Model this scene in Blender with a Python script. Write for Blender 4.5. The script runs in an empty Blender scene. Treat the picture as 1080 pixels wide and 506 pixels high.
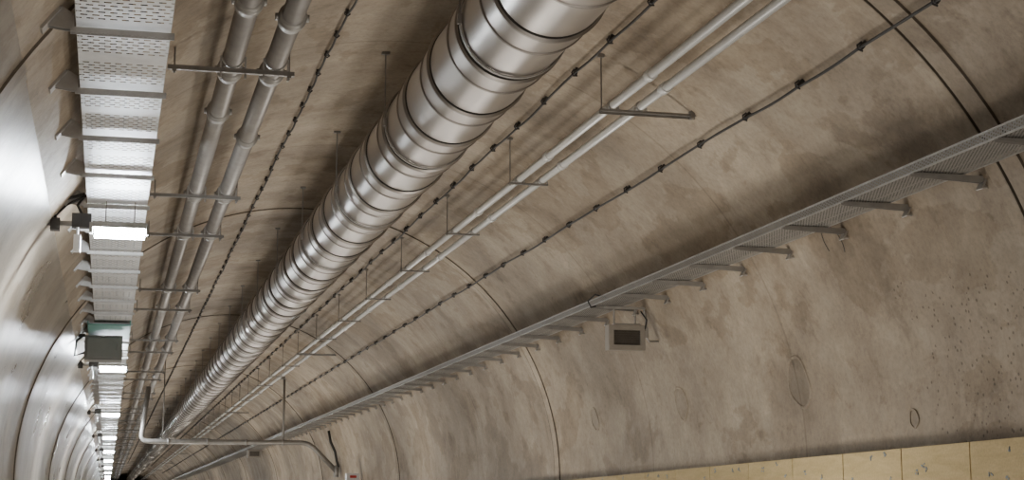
import bpy, math, random
from mathutils import Vector, Matrix
random.seed(7)
S=bpy.context.scene
# ---------------------------------------------------------------- camera
PSI=math.radians(13.95); TH=math.radians(9.42); F=1700.0
cam_d=bpy.data.cameras.new('camera'); cam=bpy.data.objects.new('camera',cam_d)
S.collection.objects.link(cam); cam.location=(0,0,0)
cam.rotation_euler=(math.pi/2+TH,0,-PSI)
cam_d.sensor_width=36; cam_d.lens=F/1080*36; cam_d.clip_end=600; cam_d.clip_start=.05
S.camera=cam
R=3.6; CX=2.44; CZ=.41; FLOOR=-1.6; YN=-14; YF=262
BAY=12.6; Y0=9.2
def P(a,y,r=R): return Vector((CX+r*math.sin(a),y,CZ+r*math.cos(a)))
def ceil_z(x): return CZ+math.sqrt(R*R-(x-CX)**2)
def wall_x(z,side=1): return CX+side*math.sqrt(R*R-(z-CZ)**2)
# ---------------------------------------------------------------- materials
def newmat(n):
    m=bpy.data.materials.new(n); m.use_nodes=True; nt=m.node_tree
    return m,nt,nt.nodes['Principled BSDF']
def N(nt,t,**k):
    n=nt.nodes.new(t)
    for a,b in k.items(): setattr(n,a,b)
    return n
def mapping(nt,scale,coord='Object',loc=(0,0,0)):
    tc=N(nt,'ShaderNodeTexCoord'); mp=N(nt,'ShaderNodeMapping')
    mp.inputs['Scale'].default_value=scale; mp.inputs['Location'].default_value=loc
    nt.links.new(tc.outputs[coord],mp.inputs['Vector']); return mp.outputs['Vector']
def noise(nt,vec,scale,detail=6,rough=.6,dist=0):
    n=N(nt,'ShaderNodeTexNoise'); nt.links.new(vec,n.inputs['Vector'])
    n.inputs['Scale'].default_value=scale; n.inputs['Detail'].default_value=detail
    n.inputs['Roughness'].default_value=rough; n.inputs['Distortion'].default_value=dist
    return n.outputs['Fac']
def ramp(nt,fac,stops):
    r=N(nt,'ShaderNodeValToRGB'); nt.links.new(fac,r.inputs['Fac'])
    e=r.color_ramp.elements
    while len(e)<len(stops): e.new(.5)
    for i,(p,c) in enumerate(stops):
        e[i].position=p; e[i].color=(c[0],c[1],c[2],1)
    return r.outputs['Color']
def mix(nt,a,b,fac,mode='MIX'):
    m=N(nt,'ShaderNodeMix',data_type='RGBA',blend_type=mode)
    if isinstance(fac,(int,float)): m.inputs[0].default_value=fac
    else: nt.links.new(fac,m.inputs[0])
    for s,i in ((a,6),(b,7)):
        if isinstance(s,tuple): m.inputs[i].default_value=(*s,1)
        else: nt.links.new(s,m.inputs[i])
    return m.outputs[2]
def math_(nt,op,a,b=None,c=None):
    m=N(nt,'ShaderNodeMath',operation=op)
    for i,s in enumerate((a,b,c)):
        if s is None: continue
        if isinstance(s,(int,float)): m.inputs[i].default_value=s
        else: nt.links.new(s,m.inputs[i])
    return m.outputs[0]
def bump(nt,b,h,strength,dist=.02):
    n=N(nt,'ShaderNodeBump'); n.inputs['Strength'].default_value=strength; n.inputs['Distance'].default_value=dist
    nt.links.new(h,n.inputs['Height']); nt.links.new(n.outputs[0],b.inputs['Normal'])
def g3(v,w=1.0): return (v,v*(1-.025*w),v*(1-.06*w))
def concrete(name,dark,mid,light,rough,bmp=.35):
    m,nt,b=newmat(name)
    v1=mapping(nt,(1,1,1))
    big=noise(nt,v1,.9,9,.68,.3)
    c=ramp(nt,big,[(.34,dark),(.5,mid),(.66,light)])
    pat=noise(nt,mapping(nt,(1,.7,1),loc=(4,1,8)),.38,3,.5,.5)
    c=mix(nt,c,ramp(nt,pat,[(.36,g3(.68)),(.5,g3(.97,.4)),(.64,g3(1.11,.3))]),.9,'MULTIPLY')
    s1=noise(nt,mapping(nt,(1,.6,1),loc=(3,7,1)),.8,8,.62,.25)
    c=mix(nt,c,ramp(nt,s1,[(.30,g3(.58,2)),(.41,g3(.78,2)),(.432,(1,1,1)),(.555,(1,1,1)),(.572,g3(.81,1.7)),(.66,g3(.92))]),.9,'MULTIPLY')
    s2=noise(nt,mapping(nt,(1,1,1),loc=(13,2,11)),2.3,7,.7,.2)
    c=mix(nt,c,ramp(nt,s2,[(.36,g3(.72,1.5)),(.44,g3(.95)),(.6,(1,1,1)),(.68,g3(1.14,.4))]),.85,'MULTIPLY')
    s3=noise(nt,mapping(nt,(.3,2.2,.3),loc=(9,2,5)),1.1,6,.65)
    c=mix(nt,c,ramp(nt,s3,[(.36,g3(.80,1)),(.5,(1,1,1)),(.66,g3(1.06,.2))]),.4,'MULTIPLY')
    s4=noise(nt,mapping(nt,(1,.8,1),loc=(21,4,6)),1.1,6,.6,.6)
    c=mix(nt,c,ramp(nt,s4,[(.485,(1,1,1)),(.5,g3(1.12,.3)),(.515,(1,1,1)),(.60,(1,1,1)),(.62,g3(1.10,.4)),(.7,(1,1,1))]),.6,'MULTIPLY')
    fine=noise(nt,v1,22,5,.75)
    c=mix(nt,c,ramp(nt,fine,[(.33,g3(.76)),(.5,(1,1,1)),(.66,g3(1.13,.2))]),.7,'MULTIPLY')
    tc=N(nt,'ShaderNodeTexCoord'); sx=N(nt,'ShaderNodeSeparateXYZ'); nt.links.new(tc.outputs['Object'],sx.inputs[0])
    k=math_(nt,'FLOOR',math_(nt,'DIVIDE',math_(nt,'SUBTRACT',sx.outputs['Y'],Y0),BAY))
    wn=N(nt,'ShaderNodeTexWhiteNoise',noise_dimensions='1D'); nt.links.new(k,wn.inputs['W'])
    c=mix(nt,c,ramp(nt,wn.outputs['Value'],[(0,(.84,.84,.84)),(1,(1.06,1.06,1.04))]),1.0,'MULTIPLY')
    fr=math_(nt,'FRACT',math_(nt,'DIVIDE',math_(nt,'SUBTRACT',sx.outputs['Y'],Y0),4.2))
    ln=math_(nt,'LESS_THAN',fr,.008)
    c=mix(nt,c,mix(nt,c,(.78,.77,.75),1.0,'MULTIPLY'),ln)
    vo=N(nt,'ShaderNodeTexVoronoi'); nt.links.new(v1,vo.inputs['Vector']); vo.inputs['Scale'].default_value=17
    hole=ramp(nt,vo.outputs['Distance'],[(.0,(.4,.38,.35)),(.16,(.5,.48,.45)),(.24,(1,1,1))])
    zone=math_(nt,'MULTIPLY',math_(nt,'MULTIPLY',math_(nt,'GREATER_THAN',sx.outputs['X'],5),math_(nt,'LESS_THAN',math_(nt,'ADD',sx.outputs['Z'],math_(nt,'MULTIPLY',s2,2.0)),2.55)),math_(nt,'LESS_THAN',math_(nt,'ADD',sx.outputs['Y'],math_(nt,'MULTIPLY',big,5.0)),13.6))
    c=mix(nt,c,mix(nt,c,hole,1.0,'MULTIPLY'),zone)
    nt.links.new(c,b.inputs['Base Color'])
    rr=ramp(nt,s1,[(.3,(rough-.06,)*3),(.7,(rough+.10,)*3)])
    nt.links.new(rr,b.inputs['Roughness'])
    h=math_(nt,'ADD',math_(nt,'MULTIPLY',big,1.0),math_(nt,'MULTIPLY',fine,.3))
    bump(nt,b,h,bmp,.03)
    return m
M_con=concrete('concrete_lining',(.28,.226,.168),(.378,.314,.241),(.465,.397,.312),.62)
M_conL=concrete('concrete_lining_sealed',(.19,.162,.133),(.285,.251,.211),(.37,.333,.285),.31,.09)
M_seam=concrete('concrete_joint',(.31,.254,.195),(.415,.352,.277),(.51,.443,.357),.65)
M_groove=concrete('joint_groove',(.09,.073,.055),(.135,.11,.085),(.17,.14,.11),.8)
M_grout=concrete('grout_repair',(.235,.192,.145),(.32,.268,.21),(.39,.335,.268),.68)
M_floor=concrete('concrete_floor',(.30,.27,.23),(.42,.38,.32),(.5,.46,.4),.7)
def metal(name,col,rough,met=1.0,var=.15,sc=6,bmp=.0):
    m,nt,b=newmat(name); v=mapping(nt,(1,1,1)); n=noise(nt,v,sc,5,.65)
    c=ramp(nt,n,[(.3,tuple(x*(1-var) for x in col)),(.7,tuple(min(1,x*(1+var)) for x in col))])
    nt.links.new(c,b.inputs['Base Color']); b.inputs['Metallic'].default_value=met
    r=ramp(nt,n,[(.3,(rough*.9,)*3),(.7,(min(1,rough*1.12),)*3)]); nt.links.new(r,b.inputs['Roughness'])
    if bmp: bump(nt,b,n,bmp,.01)
    return m
M_duct=metal('galvanised_duct',(.54,.505,.475),.33,.93,.06,1.2)
M_duct2=metal('galvanised_sleeve',(.48,.445,.415),.36,.93,.06,1.2)
M_band=metal('duct_band_steel',(.30,.275,.25),.40,.9,.1,4)
M_dark=metal('dark_rubber',(.035,.032,.03),.6,0,.2,8)
M_gap=metal('sealant_joint',(.05,.044,.038),.6,0,.2,8)
M_galv=metal('galvanised_steel',(.50,.485,.465),.42,.7,.15,9)
M_galvd=metal('weathered_steel_strut',(.27,.255,.235),.5,.5,.18,9)
M_arm=metal('tray_arm_steel',(.36,.345,.32),.45,.4,.15,9)
M_pipe=metal('grey_steel_pipe',(.36,.34,.32),.42,.4,.12,5)
M_white=metal('pale_conduit',(.74,.74,.72),.38,.2,.06,6)
M_cable=metal('black_cable',(.022,.02,.018),.5,0,.2,20)
M_box=metal('grey_enclosure',(.24,.24,.225),.5,.1,.08,5)
M_frame=metal('painted_frame',(.33,.295,.25),.55,.0,.08,12)
M_win=metal('dark_brown_grille',(.10,.085,.07),.5,.2,.2,20)
M_teal=metal('teal_panel',(.13,.35,.30),.4,0,.1,5)
M_whitep=metal('white_plastic',(.75,.76,.77),.4,0,.04,5)
M_red=metal('red_plastic',(.5,.05,.04),.45,0,.1,5)
M_mark=metal('anchor_plug',(.30,.34,.36),.6,.2,.3,30)
M_em,nt,b=newmat('led_diffuser')
b.inputs['Base Color'].default_value=(.9,.95,1,1); b.inputs['Emission Color'].default_value=(.86,.94,1,1); b.inputs['Emission Strength'].default_value=300
nn=noise(nt,mapping(nt,(1,1,1)),3); rr=ramp(nt,nn,[(0,(.4,.4,.4)),(1,(.5,.5,.5))]); nt.links.new(rr,b.inputs['Roughness'])
# perforated sheets (true cut-outs)
def perforated(name,col,px,py,fx,fy,rough=.42,met=.6,big=0):
    m,nt,b=newmat(name)
    tc=N(nt,'ShaderNodeTexCoord'); sx=N(nt,'ShaderNodeSeparateXYZ'); nt.links.new(tc.outputs['Object'],sx.inputs[0])
    xs=math_(nt,'ADD',sx.outputs['X'],sx.outputs['Z'])
    yv=math_(nt,'DIVIDE',math_(nt,'ADD',sx.outputs['Y'],100),py)
    row=math_(nt,'FLOOR',yv)
    stag=math_(nt,'MULTIPLY',math_(nt,'MODULO',row,2.0),.5)
    xv=math_(nt,'ADD',math_(nt,'DIVIDE',math_(nt,'ADD',xs,100),px),stag)
    hx=math_(nt,'LESS_THAN',math_(nt,'FRACT',xv),fx)
    hy=math_(nt,'LESS_THAN',math_(nt,'FRACT',yv),fy)
    hole=math_(nt,'MULTIPLY',hx,hy)
    if big:
        g=math_(nt,'LESS_THAN',math_(nt,'FRACT',math_(nt,'DIVIDE',math_(nt,'ADD',sx.outputs['Y'],100),big)),.72)
        hole=math_(nt,'MULTIPLY',hole,g)
    n=noise(nt,mapping(nt,(1,1,1)),8)
    c=ramp(nt,n,[(.3,tuple(x*.88 for x in col)),(.7,tuple(x*1.1 for x in col))])
    nt.links.new(c,b.inputs['Base Color']); b.inputs['Metallic'].default_value=met; b.inputs['Roughness'].default_value=rough
    nt.links.new(math_(nt,'SUBTRACT',1,hole),b.inputs['Alpha'])
    return m
M_perfL=perforated('perforated_tray_sheet',(.76,.77,.78),.062,.060,.60,.34,big=.66,met=.15)
M_perfR=perforated('perforated_mesh_sheet',(.31,.30,.28),.022,.026,.5,.5,met=.4)
M_wood,nt,b=newmat('plywood_board')
v=mapping(nt,(1,1.0,6)); n=noise(nt,v,3,6,.6,.5)
c=ramp(nt,n,[(.3,(.48,.36,.17)),(.7,(.60,.46,.235))]); n2=noise(nt,mapping(nt,(1,1,1)),60,3,.7)
c=mix(nt,c,ramp(nt,n2,[(.35,(.8,.8,.8)),(.6,(1.05,1.05,1.05))]),.6,'MULTIPLY')
nt.links.new(c,b.inputs['Base Color']); b.inputs['Roughness'].default_value=.7
# ---------------------------------------------------------------- mesh builder
class MB:
    def __init__(s): s.v=[];s.f=[];s.m=[]
    def add(s,vs,fs,mi=0):
        o=len(s.v); s.v+=[tuple(x) for x in vs]; s.f+=[tuple(i+o for i in f) for f in fs]; s.m+=[mi]*len(fs)
    def box(s,c,d,mi=0,rot=None):
        c=Vector(c); hx,hy,hz=[x/2 for x in d]
        vs=[Vector((x,y,z)) for x in(-hx,hx) for y in(-hy,hy) for z in(-hz,hz)]
        if rot is not None: vs=[rot@q for q in vs]
        s.add([c+q for q in vs],[(0,1,3,2),(4,6,7,5),(0,4,5,1),(2,3,7,6),(0,2,6,4),(1,5,7,3)],mi)
    def tube(s,pts,r,seg=10,mi=0,cap=True):
        pts=[Vector(p) for p in pts]; n=len(pts); vs=[]; rs=r if isinstance(r,(list,tuple)) else [r]*n
        ref=None
        for i,p in enumerate(pts):
            t=(pts[min(i+1,n-1)]-pts[max(i-1,0)])
            if t.length<1e-9: t=Vector((0,1,0))
            t.normalize()
            if ref is None:
                ref=Vector((0,0,1)) if abs(t.z)<.9 else Vector((1,0,0))
            a=(ref-t*ref.dot(t)).normalized(); ref=a; bb=t.cross(a)
            for k in range(seg):
                w=2*math.pi*k/seg; vs.append(p+(a*math.cos(w)+bb*math.sin(w))*rs[i])
        fs=[]
        for i in range(n-1):
            for k in range(seg):
                k2=(k+1)%seg; fs.append((i*seg+k,i*seg+k2,(i+1)*seg+k2,(i+1)*seg+k))
        if cap: fs.append(tuple(reversed(range(seg)))); fs.append(tuple(range((n-1)*seg,n*seg)))
        s.add(vs,fs,mi)
    def lathe(s,cx,cz,prof,seg,mis,cap=True):
        for i in range(len(prof)-1):
            (y0,r0),(y1,r1)=prof[i],prof[i+1]
            vs=[]
            for y,r in((y0,r0),(y1,r1)):
                for k in range(seg):
                    w=2*math.pi*k/seg; vs.append((cx+r*math.cos(w),y,cz+r*math.sin(w)))
            s.add(vs,[(k,seg+k,seg+(k+1)%seg,(k+1)%seg) for k in range(seg)],mis[i])
    def obj(s,name,mats,parent=None,smooth=False,bevel=0):
        me=bpy.data.meshes.new(name); me.from_pydata(s.v,[],s.f)
        for m in mats: me.materials.append(m)
        me.polygons.foreach_set('material_index',s.m)
        if smooth: me.polygons.foreach_set('use_smooth',[True]*len(s.f))
        me.update()
        o=bpy.data.objects.new(name,me); S.collection.objects.link(o)
        if bevel:
            bv=o.modifiers.new('bevel','BEVEL'); bv.width=bevel; bv.segments=2
        if parent: o.parent=parent
        return o
def empty(name):
    o=bpy.data.objects.new(name,None); S.collection.objects.link(o); o.empty_display_size=.2; return o
# ---------------------------------------------------------------- tunnel lining
seams=[Y0+BAY*k for k in range(-1,20)]
ys=[(YN,R,0)]
for sy in seams:
    if sy<YN+1 or sy>YF-1: continue
    ys+=[(sy-.24,R,2),(sy-.232,R-.016,1),(sy-.03,R-.020,2),(sy-.018,R+.012,2),(sy+.010,R+.012,2),(sy+.020,R-.009,1),(sy+.17,R-.009,1),(sy+.185,R,0)]
ys.append((YF,R,0))
def arc(name,a0,a1,seg,mat):
    mb=MB()
    for i in range(len(ys)-1):
        (y0,r0,mi),(y1,r1,_)=ys[i],ys[i+1]; vs=[]
        for yy,rr in((y0,r0),(y1,r1)):
            for k in range(seg+1):
                vs.append(P(a0+(a1-a0)*k/seg,yy,rr))
        w=seg+1
        mb.add(vs,[(k,k+1,w+k+1,w+k) for k in range(seg)],mi)
    vs=[];w=seg+1
    for yy in(YN,YF):
        for k in range(seg+1): vs.append(P(a0+(a1-a0)*k/seg,yy,R+.3))
    mb.add(vs,[(w+k,w+k+1,k+1,k) for k in range(seg)],0)
    return mb.obj(name,[mat,M_seam if name!='wall_left' else mat,M_groove],smooth=True)
D=math.radians
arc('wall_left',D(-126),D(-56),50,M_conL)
arc('ceiling',D(-56),D(50),76,M_con)
arc('wall_right',D(50),D(126),54,M_con)
mb=MB(); mb.box((CX,(YN+YF)/2,FLOOR-.1),(6.2,YF-YN,.2)); mb.obj('floor',[M_floor])
mb=MB(); mb.box((CX,YF+.1,CZ),(8,.2,8)); mb.obj('wall_end',[M_con])
# ---------------------------------------------------------------- wall patches
def patch(y,a,r,name='grouted_anchor_patch'):
    mb=MB(); seg=40
    vs=[];rings=[(0,.003),(r*.88,.003),(r*.91,.011),(r*.98,.011),(r*1.01,.003),(r*1.05,-.004)]
    for rr,h in rings:
        for k in range(seg):
            w=2*math.pi*k/seg; wob=1+.05*math.sin(3*w+y)+.03*math.sin(5*w)
            vs.append(P(a+rr*wob*math.sin(w)/R,y+rr*wob*.95*math.cos(w),R-h))
    fs=[]
    for i in range(len(rings)-1):
        for k in range(seg):
            k2=(k+1)%seg; fs.append((i*seg+k,i*seg+k2,(i+1)*seg+k2,(i+1)*seg+k))
    mb.add(vs,fs,0); mb.m=[(0 if i<seg else 1) for i in range(len(fs))]
    return mb.obj(name,[M_grout,M_seam],smooth=False)
def ray(px,py):
    dx=px-540;dy=253-py
    r=Vector((math.cos(PSI),-math.sin(PSI),0)); f=Vector((math.sin(PSI)*math.cos(TH),math.cos(PSI)*math.cos(TH),math.sin(TH)))
    u=r.cross(f); return r*dx+u*dy+f*F
def onwall(px,py,r=R):
    d=ray(px,py); A=d.x**2+d.z**2; B=-2*(d.x*CX+d.z*CZ); C=CX*CX+CZ*CZ-r*r
    t=(-B+math.sqrt(B*B-4*A*C))/(2*A); return d*t
def wa(p): return math.atan2(p.x-CX,p.z-CZ)
for px,py,r in((843,403,.24),(719,425,.19),(965,441,.075),(628,442,.15)):
    p=onwall(px,py); patch(p.y,wa(p),r)
# ---------------------------------------------------------------- ventilation duct
duct=empty('ventilation_duct')
DX,DZ,DR=2.66,3.364,.388
mb=MB(); y=1.3-.06
while y<236:
    seg=72 if y<45 else 28
    r=DR-.004; rs=DR+.003+random.uniform(-.001,.002)
    pr=[(y,r),(y+.006,r-.014),(y+.028,r-.014),(y+.029,rs),(y+.042,rs+.018),(y+.066,rs+.018),(y+.080,rs),
        (y+.36,rs),(y+.365,rs+.010),(y+.385,rs+.010),(y+.39,rs-.002),(y+.391,r-.012),(y+.404,r-.012),(y+.405,r),(y+.70,r-.003),(y+1.05,r)]
    mis=[2,2,2,1,1,1,3,1,1,1,2,2,2,0,0]
    mb.lathe(DX,DZ,pr,seg,mis); y+=1.05
mb.obj('duct_shell',[M_duct,M_band,M_gap,M_duct2],duct,smooth=True)
mb=MB(); y=13.77-3.15*3
while y<200:
    for sx in(-1,1):
        x=DX+sx*(DR+.012); zt=ceil_z(x)
        mb.tube([(x,y,DZ),(x,y,zt)],.007 ,8,0)
        mb.box((x,y,zt-.012),(.07,.04,.024)); mb.box((x,y,DZ),(.03,.04,.07))
    mb.lathe(DX,DZ,[(y-.02,DR+.006),(y-.019,DR+.014),(y+.019,DR+.014),(y+.02,DR+.006)],48,[0,0,0])
    y+=3.15
mb.obj('duct_hangers',[M_galvd],duct)
mb=MB()
mb.box((DX+.2,25.6,DZ-.335),(.22,.35,.03),0,Matrix.Rotation(D(-30),3,'Y')); mb.obj('duct_access_plate',[M_box],duct)
# ---------------------------------------------------------------- pale conduits on arms
rack=empty('conduit_rack')
ARM_Z=3.25; CR=.037
for i,x in enumerate((3.945,4.185)):
    mb=MB(); z=ARM_Z+CR+.006
    mb.tube([(x,1.5,z),(x,236,z)],CR,20)
    y=2.4+i*.35
    while y<150:
        mb.tube([(x,y,z),(x,y+.10,z)],CR+.010,20,0); y+=3.0
    o=mb.obj('conduit_%d'%(i+1),[M_white],rack)
    for p in o.data.polygons: p.use_smooth=len(p.vertices)==4
mb=MB(); y=12.41-3.15*3; k=0
while y<200:
    full=(k%7==3)
    x1=wall_x(ARM_Z)+.02 if full else 4.24
    mb.box(((3.83+x1)/2,y,ARM_Z-.009),(x1-3.83,.034,.018),0)
    if full: mb.box(((3.83+x1)/2,y+.0195,ARM_Z-.022),(x1-3.83,.005,.032),0)
    mb.tube([(3.845,y,ARM_Z-.03),(3.845,y,ceil_z(3.845)+.01)],.0065,8,0)
    mb.box((3.845,y,ceil_z(3.845)-.02),(.05,.04,.03),0)
    if full: mb.box((x1-.04,y,ARM_Z),(.03,.08,.08),0)
    for x in(3.945,4.185):
        mb.tube([(x,y-.02,ARM_Z+CR+.006),(x,y+.02,ARM_Z+CR+.006)],CR+.007,16,1)
        for s_ in(-1,1): mb.box((x+s_*.048,y,ARM_Z+.01),(.012,.024,.036),1)
    y+=3.15; k+=1
mb.obj('support_arms',[M_galvd,M_galv],rack)
# ---------------------------------------------------------------- left pipes
lp=empty('water_pipe_pair'); BZ=3.2
bys=[]
for k in range(-1,24): bys+=[16.8-7.55+7.55*k, 19.3-7.55+7.55*k]
for i,x in enumerate((.786,1.102)):
    mb=MB(); z=BZ+.10; r=.077
    mb.tube([(x,1.5,z),(x,236,z)],r,24)
    for y in sorted(set([round(q,2) for q in bys]+[10.0+i*.3,13.1+i*.9])):
        if y<1.6: continue
        mb.tube([(x,y+.28,z),(x,y+.281,z),(x,y+.46,z),(x,y+.461,z)],[r,r+.014,r+.014,r],24,1)
        mb.tube([(x,y+.33,z),(x,y+.331,z),(x,y+.40,z),(x,y+.401,z)],[r,r+.022,r+.022,r],24,1)
        for s_ in(-1,1): mb.box((x+s_*(r+.026),y+.365,z),(.026,.05,.04),1)
    o=mb.obj('pipe_%d'%(i+1),[M_pipe,M_arm],lp)
    for p in o.data.polygons: p.use_smooth=len(p.vertices)==4
mb=MB()
for y in bys:
    if y<1.5 : continue
    mb.box((.775,y,BZ-.005),(.93,.036,.034),0)
    mb.box((.775,y-.022,BZ-.018),(.93,.005,.010),0)
    for x in(.36,1.2):
        mb.tube([(x,y,BZ-.05),(x,y,ceil_z(x)+.01)],.007,8,0); mb.box((x,y,BZ-.03),(.03,.03,.015),0)
    for x in(.786,1.102):
        mb.tube([(x,y-.02,BZ+.10),(x,y+.02,BZ+.10)],.084,20,1)
        for s_ in(-1,1):
            mb.box((x+s_*.09,y,BZ+.05),(.012,.03,.11),1); mb.tube([(x+s_*.09,y,BZ-.06),(x+s_*.09,y,BZ)],.008,8,1)
mb.obj('cross_struts',[M_galvd,M_galv],lp)
# ---------------------------------------------------------------- ceiling cables
def cable(x,z,spacing,y0,sep=.06,cs=1.0,cr=.011):
    e=empty('ceiling_cable'); a=math.atan2(x-CX,z-CZ)
    n=Vector((-math.sin(a),0,-math.cos(a))); tz=Vector((math.cos(a),0,-math.sin(a)))
    pts=[]; clips=[]; y=y0-spacing*8
    ph=random.random()*6
    while y<150:
        clips.append(y)
        st=6 if y<60 else 2
        o1=random.uniform(-.008,.008)
        for j in range(st):
            t=j/st; yy=y+t*spacing; sag=.014*math.sin(math.pi*t)
            pts.append(P(a,yy,R-sep+.006)+n*sag+tz*(.008*math.sin(yy*1.7+ph)+o1*math.sin(math.pi*t)))
        y+=spacing
    mb=MB(); mb.tube(pts,cr,8,0); mb.obj('cable',[M_cable],e,smooth=True)
    mb=MB()
    rot=Matrix.Rotation(a,3,'Y')
    for y in clips:
        b0=P(a,y)
        mb.box(b0+n*.012,(.03*cs,.03*cs,.03),0,rot)
        mb.box(b0+n*(sep-.012),(.034*cs,.028*cs,.03),0,rot)
        mb.tube([b0+n*.02-tz*.022*cs,b0+n*(sep)-tz*.030*cs,b0+n*(sep+.02)-tz*.006,b0+n*(sep+.004)+tz*.026*cs],.007*cs,6,0)
    mb.obj('cable_clips',[M_dark],e)
    return e
cable(4.84,3.09,1.02,9.61)
cable(3.80,3.743,1.02,9.9)
cable(1.713,3.937,.62,9.9,.04,.8,.010)
# ---------------------------------------------------------------- left perforated tray
tl=empty('cable_tray'); TZ=2.6; XL,XR=-.262,.245
def flatplate(mb,x0,x1,y0,y1,z,mi=0): mb.add([(x0,y0,z),(x1,y0,z),(x1,y1,z),(x0,y1,z)],[(0,1,2,3)],mi)
mb=MB(); flatplate(mb,XL,XR,1.5,236,TZ,0)
mb.obj('tray_base',[M_perfL],tl)
mb=MB()
for x in(XL,XR): mb.box((x,118.7,TZ+.03),(.003,234.5,.062))
for x,s_ in((XL,1),(XR,-1)): mb.box((x+s_*.008,118.7,TZ+.062),(.016,234.5,.003))
mb.obj('tray_flanges',[M_galv],tl)
mb=MB(); y=8.78-1.33*5
while y<200:
    zc=TZ-.024
    for q_ in(0,.05): mb.box(((XL+XR)/2-.005,y+q_,zc-.012),(XR-XL+.05,.004,.026))
    mb.box(((XL+XR)/2-.005,y+.025,zc),(XR-XL+.05,.0535,.005))
    if y<30:
        for j in range(22):
            mb.box((XL+.005+j*.0235,y-.002,zc-.028),(.011,.005,.010))
    q=[(XL-.01,TZ+.05),(XL-.01,TZ-.035),(XL-.06,TZ-.035),(wall_x(TZ-.02,-1)+.012,TZ-.02),(wall_x(TZ+.09,-1)+.005,TZ+.09)]
    for yy in(y+.0,y+.05):
        mb.add([(a_,yy,b_) for a_,b_ in q]+[(a_,yy+.004,b_) for a_,b_ in q],[(0,1,2,3,4),(9,8,7,6,5)]+[(i,i+5,(i+1)%5+5,(i+1)%5) for i in range(5)],0)
    c_=P(wa(Vector((wall_x(TZ+.02,-1),0,TZ+.02))),y+.025,R-.008); mb.box(c_,(.016,.11,.16),0,Matrix.Rotation(D(37),3,'Y'))
    y+=1.33
mb.obj('tray_brackets',[M_galv],tl)
mb=MB()
for j in range(6):
    x=XL+.05+j*.078
    mb.tube([(x+.012*math.sin(yy*.8+j),yy,TZ+.018+.004*j) for yy in [1.5+i*1.5 for i in range(90)]],.014,8,0)
mb.obj('tray_cables',[M_cable],tl,smooth=True)
# ---------------------------------------------------------------- right perforated tray
tr=empty('cable_tray'); RZ=2.185; RX0,RX1=5.09,5.44
mb=MB(); flatplate(mb,RX0,RX1,1.5,236,RZ,0)
mb.add([(RX0,1.5,RZ),(RX0,236,RZ),(RX0,236,RZ+.06),(RX0,1.5,RZ+.06)],[(0,1,2,3)],0)
mb.add([(RX1,1.5,RZ),(RX1,236,RZ),(RX1,236,RZ+.06),(RX1,1.5,RZ+.06)],[(0,1,2,3)],0)
mb.obj('tray_mesh',[M_perfR],tr)
mb=MB()
mb.box((RX0,118.7,RZ+.062),(.016,234.5,.010)); mb.box((RX1,118.7,RZ+.062),(.016,234.5,.010))
mb.box((RX0,118.7,RZ),(.008,234.5,.012)); mb.box((RX1,118.7,RZ),(.008,234.5,.008))
mb.obj('tray_rails',[M_galv],tr)
mb=MB(); y=9.47-1.05*7
while y<200:
    z1=RZ-.008; wx=wall_x(z1-.02)
    for yy in(y-.022,y+.022):
        q=[(5.07,z1),(wx,z1),(wx,z1-.045),(5.07,z1-.022)]
        mb.add([(a_,yy,b_) for a_,b_ in q]+[(a_,yy+.004,b_) for a_,b_ in q],[(0,1,2,3),(7,6,5,4)]+[(i,i+4,(i+1)%4+4,(i+1)%4) for i in range(4)],0)
    mb.box(((5.07+wx)/2,y,z1-.003),(wx-5.07,.043,.005),0)
    mb.box((wall_x(z1-.035)-.01,y,z1-.035),(.012,.08,.12),1,Matrix.Rotation(D(27),3,'Y'))
    mb.tube([(wx-.02,y,z1-.07),(wx+.03,y,z1-.07)],.012,8,1)
    y+=1.05
mb.obj('tray_brackets',[M_arm,M_galv],tr)
mb=MB()
for j in range(4):
    x=RX0+.06+j*.075
    mb.tube([(x+.01*math.sin(yy*.7+j*2),yy,RZ+.02) for yy in [1.5+i*1.5 for i in range(90)]],.016,8,0)
mb.obj('tray_cables',[M_cable],tr,smooth=True)
# ---------------------------------------------------------------- loudspeaker / louvred box
sp=empty('wall_loudspeaker'); bx,by,bz=5.37,16.5,1.805; w,h,dp=.41,.27,.12
mb=MB(); t=.055
mb.box((bx,by+dp/2+.004,bz),(w-.006,dp,h-.006),0)
mb.box((bx-w/2+t/2,by-.012,bz),(t,.03,h-2*t),0); mb.box((bx+w/2-t/2,by-.012,bz),(t,.03,h-2*t),0)
mb.box((bx,by-.012,bz+h/2-t/2),(w,.03,t),0); mb.box((bx,by-.012,bz-h/2+t/2),(w,.03,t),0)
mb.obj('housing',[M_frame],sp)
mb=MB(); mb.box((bx,by-.002,bz),(w-2*t,.006,h-2*t),0)
for j in range(6): mb.box((bx,by-.010,bz-h/2+t+.018+j*.024),(w-2*t,.008,.005),0)
mb.obj('grille',[M_win],sp)
mb=MB()
mb.tube([(bx-.12,by+.06,bz+h/2),(bx-.12,by+.06,RZ-.05)],.010,8); mb.tube([(bx+.12,by+.06,bz+h/2),(bx+.12,by+.06,RZ-.05)],.010,8)
mb.box((bx+.02,by+.06,RZ-.05),(.5,.035,.022)); mb.box((bx+.02,by+.06,bz+h/2+.012),(.3,.08,.02))
mb.box((bx+w/2+.035,by+.05,bz+.06),(.04,.06,.11)); mb.tube([(bx+w/2+.035,by+.05,bz+.10),(bx+w/2+.04,by+.05,bz+.2),(bx+w/2+.02,by+.1,RZ-.03)],.014,8)
mb.tube([(bx+w/2+.035,by+.05,bz+.02),(bx+w/2+.07,by+.05,bz-.03),(wall_x(bz-.02),by+.1,bz-.02)],.012,8)
mb.obj('mounting_bracket',[M_galv],sp)
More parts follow.
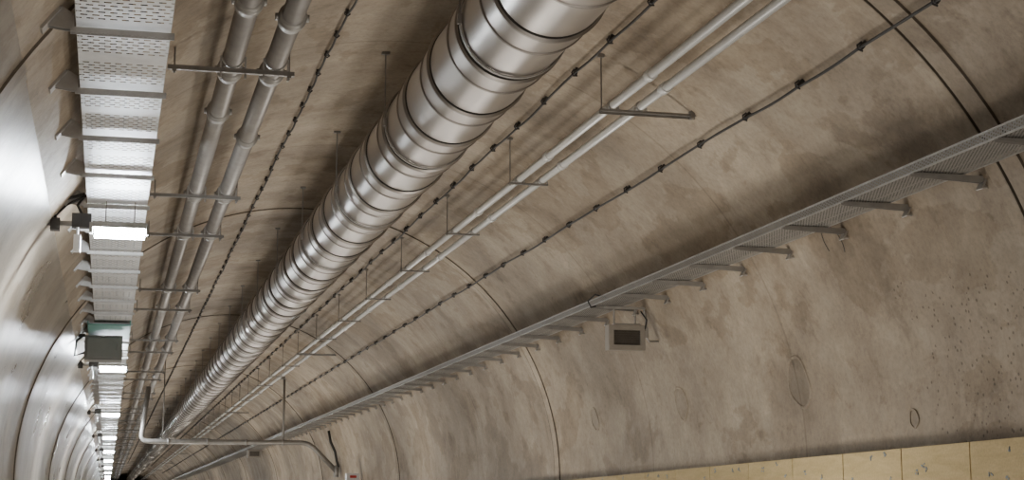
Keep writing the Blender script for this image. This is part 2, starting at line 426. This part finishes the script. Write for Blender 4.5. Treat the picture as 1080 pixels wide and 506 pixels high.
mb=MB(); mb.tube([(5.12,by+.3,RZ-.01),(5.05,by+.25,RZ-.03),(5.0,by+.2,RZ+.03),(5.05,by+.1,RZ+.09),(5.15,by,RZ+.05)],.009,8)
mb.tube([(5.5,by-.1,RZ-.1),(5.55,by-.15,RZ-.2),(5.57,by-.05,RZ-.26),(5.58,by,bz+.08)],.008,8)
mb.obj('cable_tail',[M_cable],sp,smooth=True)
mb=MB(); c0=onwall(880,255); a=wa(c0)
mb.tube([P(a-.045*math.sin(w_),c0.y+.14*math.cos(w_),R-.012) for w_ in [D(x_) for x_ in range(-20,225,12)]],.003,6)
mb.obj('cable_loop',[M_cable])
# ---------------------------------------------------------------- plywood hoarding
hd=empty('plywood_hoarding'); mb=MB(); mk=MB(); y=3.2
BX=5.93
while y<60:
    L=1.03; y1=y+L-.012
    za=.465-.0095*(y-9.8); zb=.465-.0095*(y1-9.8); x0=BX; x1=BX+.02; zl=-.9
    vs=[(x0,y,zl),(x0,y1,zl),(x0,y1,zb),(x0,y,za),(x1,y,zl),(x1,y1,zl),(x1,y1,zb),(x1,y,za)]
    mb.add(vs,[(0,1,2,3),(7,6,5,4),(0,4,5,1),(3,2,6,7),(1,5,6,2),(0,3,7,4)])
    mb.box((BX+.032,(y+y1)/2,(za+zb)/2-.05),(.02,L,.05),0)
    for j in range(5):
        yy=y+random.uniform(.1,L-.1); z_=za-random.uniform(.04,.35)
        for q in range(5):
            mk.box((BX-.002,yy+random.uniform(-.025,.025),z_+random.uniform(-.02,.02)),(.004,.016,.010),0,Matrix.Rotation(random.random()*3,3,'X'))
    y+=L
mb.obj('boards',[M_wood],hd,bevel=.003); mk.obj('fixing_marks',[M_mark],hd)
# ---------------------------------------------------------------- cross pipe at 43 m
cp=empty('cross_tunnel_pipe'); mb=MB(); Yc=43.0; zp=1.69
def bend(p0,p1,p2,n=6,r=.25):
    p0,p1,p2=map(Vector,(p0,p1,p2)); a=p1+(p0-p1).normalized()*r; b_=p1+(p2-p1).normalized()*r
    return [((1-t)**2)*a+2*t*(1-t)*p1+t*t*b_ for t in [i/n for i in range(n+1)]]
pts=[(.95,Yc,3.1)]+bend((.95,Yc,3.1),(.80,Yc,zp),(5.15,Yc,zp),6,.2)+bend((.8,Yc,zp),(5.15,Yc,zp),(5.85,Yc,.97),6,.25)+[(5.9,Yc,.93)]
mb.tube(pts,.065,16)
for x in(1.5,2.5,3.5,4.46): mb.tube([(x-.03,Yc,zp),(x+.03,Yc,zp)],.08,16)
mb.tube([(4.46,Yc,zp),(4.46,Yc,ceil_z(4.46)+.02)],.03,10)
mb.tube([(1.35,Yc,zp),(1.35,Yc,ceil_z(1.35)+.02)],.015,10)
mb.box((4.46,Yc,ceil_z(4.46)-.02),(.2,.2,.04)); mb.box((5.88,Yc,.95),(.1,.3,.3))
o=mb.obj('pipework',[M_galvd],cp)
for p in o.data.polygons: p.use_smooth=len(p.vertices)==4
mb=MB(); mb.tube([(5.62,Yc-.3,2.0),(5.68,Yc-.3,1.7),(5.80,Yc-.3,1.45),(5.85,Yc-.3,1.2),(5.9,Yc-.3,1.05)],.035,8); mb.obj('flex_hose',[M_cable],cp,smooth=True)
rb=MB(); rb.box((5.80,39.5,.72),(.32,.25,.2),0); rb.box((5.80,39.5,.60),(.34,.26,.06),1); rb.box((5.80,39.36,.74),(.16,.02,.06),1); rb.obj('alarm_box',[M_whitep,M_red],bevel=.01)
bb=MB(); bb.box((5.35,62,2.0),(.5,.3,.3),0); bb.box((5.35,61.84,2.0),(.36,.02,.18),1); bb.box((5.4,62,2.15),(.5,.08,.05),0); bb.obj('wall_loudspeaker',[M_frame,M_win])
# ---------------------------------------------------------------- tunnel lights on left
def light(name,kind,loc,power,parent,size=(.4,.1),rot=(0,0,0),col=(.9,.96,1),spread=180):
    l=bpy.data.lights.new(name,kind); l.energy=power; l.color=col
    if kind=='AREA': l.shape='RECTANGLE'; l.size,l.size_y=size; l.spread=math.radians(spread)
    o=bpy.data.objects.new(name,l); S.collection.objects.link(o); o.location=loc; o.rotation_euler=rot; o.parent=parent; return o
LZ=2.34; y=14.05
while y<175:
    e=empty('tunnel_light')
    x0,x1=-.19,.23
    mb=MB(); mb.box(((x0+x1)/2,y+.02,LZ+.048),(x1-x0+.04,.12,.05),0); mb.box((x0-.03,y+.02,LZ+.02),(.03,.11,.09),0); mb.box((x1+.02,y+.02,LZ+.02),(.02,.11,.09),0)
    wx=wall_x(LZ+.05,-1)
    mb.box(((x0+wx)/2-.01,y+.02,LZ+.05),(x0-wx+.02,.04,.04),0)
    mb.box((wx+.05,y+.02,LZ+.04),(.08,.12,.10),1)
    mb.box((-.3,y+.03,LZ+.08),(.16,.10,.12),1)
    for x in(-.1,.14): mb.tube([(x,y+.02,LZ+.06),(x,y+.02,TZ)],.006,6,0)
    mb.obj('fixture_body',[M_galvd,M_dark],e,bevel=.005)
    mb=MB(); mb.tube([(x0,y+.02,LZ-.008),(x1,y+.02,LZ-.008)],.056,14,0); mb.obj('led_tube',[M_em],e,smooth=True)
    mb=MB(); mb.box((-.33,y,LZ-.12),(.06,.07,.15),0); mb.tube([(-.33,y,LZ-.05),(-.33,y,LZ+.06)],.012,8,0); mb.obj('junction_box',[M_whitep],e,bevel=.006)
    mb=MB(); mb.tube([(wx+.08,y+.02,LZ+.05),(wx+.02,y,LZ+.16),(wx+.10,y,LZ+.25),(XL-.02,y,TZ+.05)],.014,8); mb.tube([(wx+.08,y+.05,LZ+.0),(wx+.03,y+.05,LZ+.1),(wx+.14,y+.05,LZ+.22),(XL,y,TZ+.04)],.010,8)
    mb.tube([(-.3,y+.05,LZ+.14),(-.34,y+.05,LZ+.22),(-.28,y+.05,TZ+.05)],.012,8)
    mb.obj('light_cable',[M_cable],e,smooth=True)
    light('led_emitter','AREA',((x0+x1)/2,y+.02,LZ-.07),180,e,(x1-x0,.08))
    y+=14.2
# ---------------------------------------------------------------- enclosure by second light
en=empty('electrical_enclosure'); mb=MB()
mb.box((-.13,24.5,2.31),(.54,.4,.36),0); mb.box((-.13,24.285,2.31),(.48,.03,.30),0); mb.box((.07,24.26,2.31),(.03,.03,.08),0)
mb.obj('cabinet',[M_box],en,bevel=.008)
mb=MB(); mb.box((-.06,24.2,2.535),(.58,1.9,.02),0); mb.box((.23,24.2,2.57),(.015,1.9,.07),0); mb.box((-.35,24.2,2.56),(.015,1.9,.05),0); mb.obj('cover_panel',[M_teal],en)
mb=MB(); mb.tube([(-.40,24.5,2.25),(-.54,24.5,2.2),(-.52,24.5,2.42),(-.40,24.5,2.52)],.018,8); mb.box((-.48,24.5,2.5),(.16,.06,.04)); mb.obj('gland_cables',[M_dark],en)
# ---------------------------------------------------------------- floor fill lights, added unseen below the frame to light the vault upward
y=-6.0; k=0
while y<200:
    e=empty('floor_fill_light'); x=3.9 if k%2==0 else 1.9
    mb=MB(); mb.box((x,y,FLOOR+.19),(1.25,.5,.07),0); mb.box((x,y,FLOOR+.228),(1.15,.42,.012),1)
    for sx in(-1,1):
        for sy in(-1,1): mb.tube([(x+sx*.5,y+sy*.18,FLOOR+.17),(x+sx*.55,y+sy*.26,FLOOR)],.02,8,0)
    mb.obj('fill_light_body',[M_galvd,M_whitep],e,bevel=.006)
    light('fill_light_lamp','AREA',(x,y,FLOOR+.26),74*(1.08 if k%2==0 else .9),e,(1.15,.42),(math.pi,0,0),(1,.95,.875))
    y+=4.6 if y<60 else 9.2
    k+=1
# ---------------------------------------------------------------- world
w=bpy.data.worlds.new('world'); S.world=w; w.use_nodes=True
bg=w.node_tree.nodes['Background']; bg.inputs[0].default_value=(.8,.78,.75,1); bg.inputs[1].default_value=.3
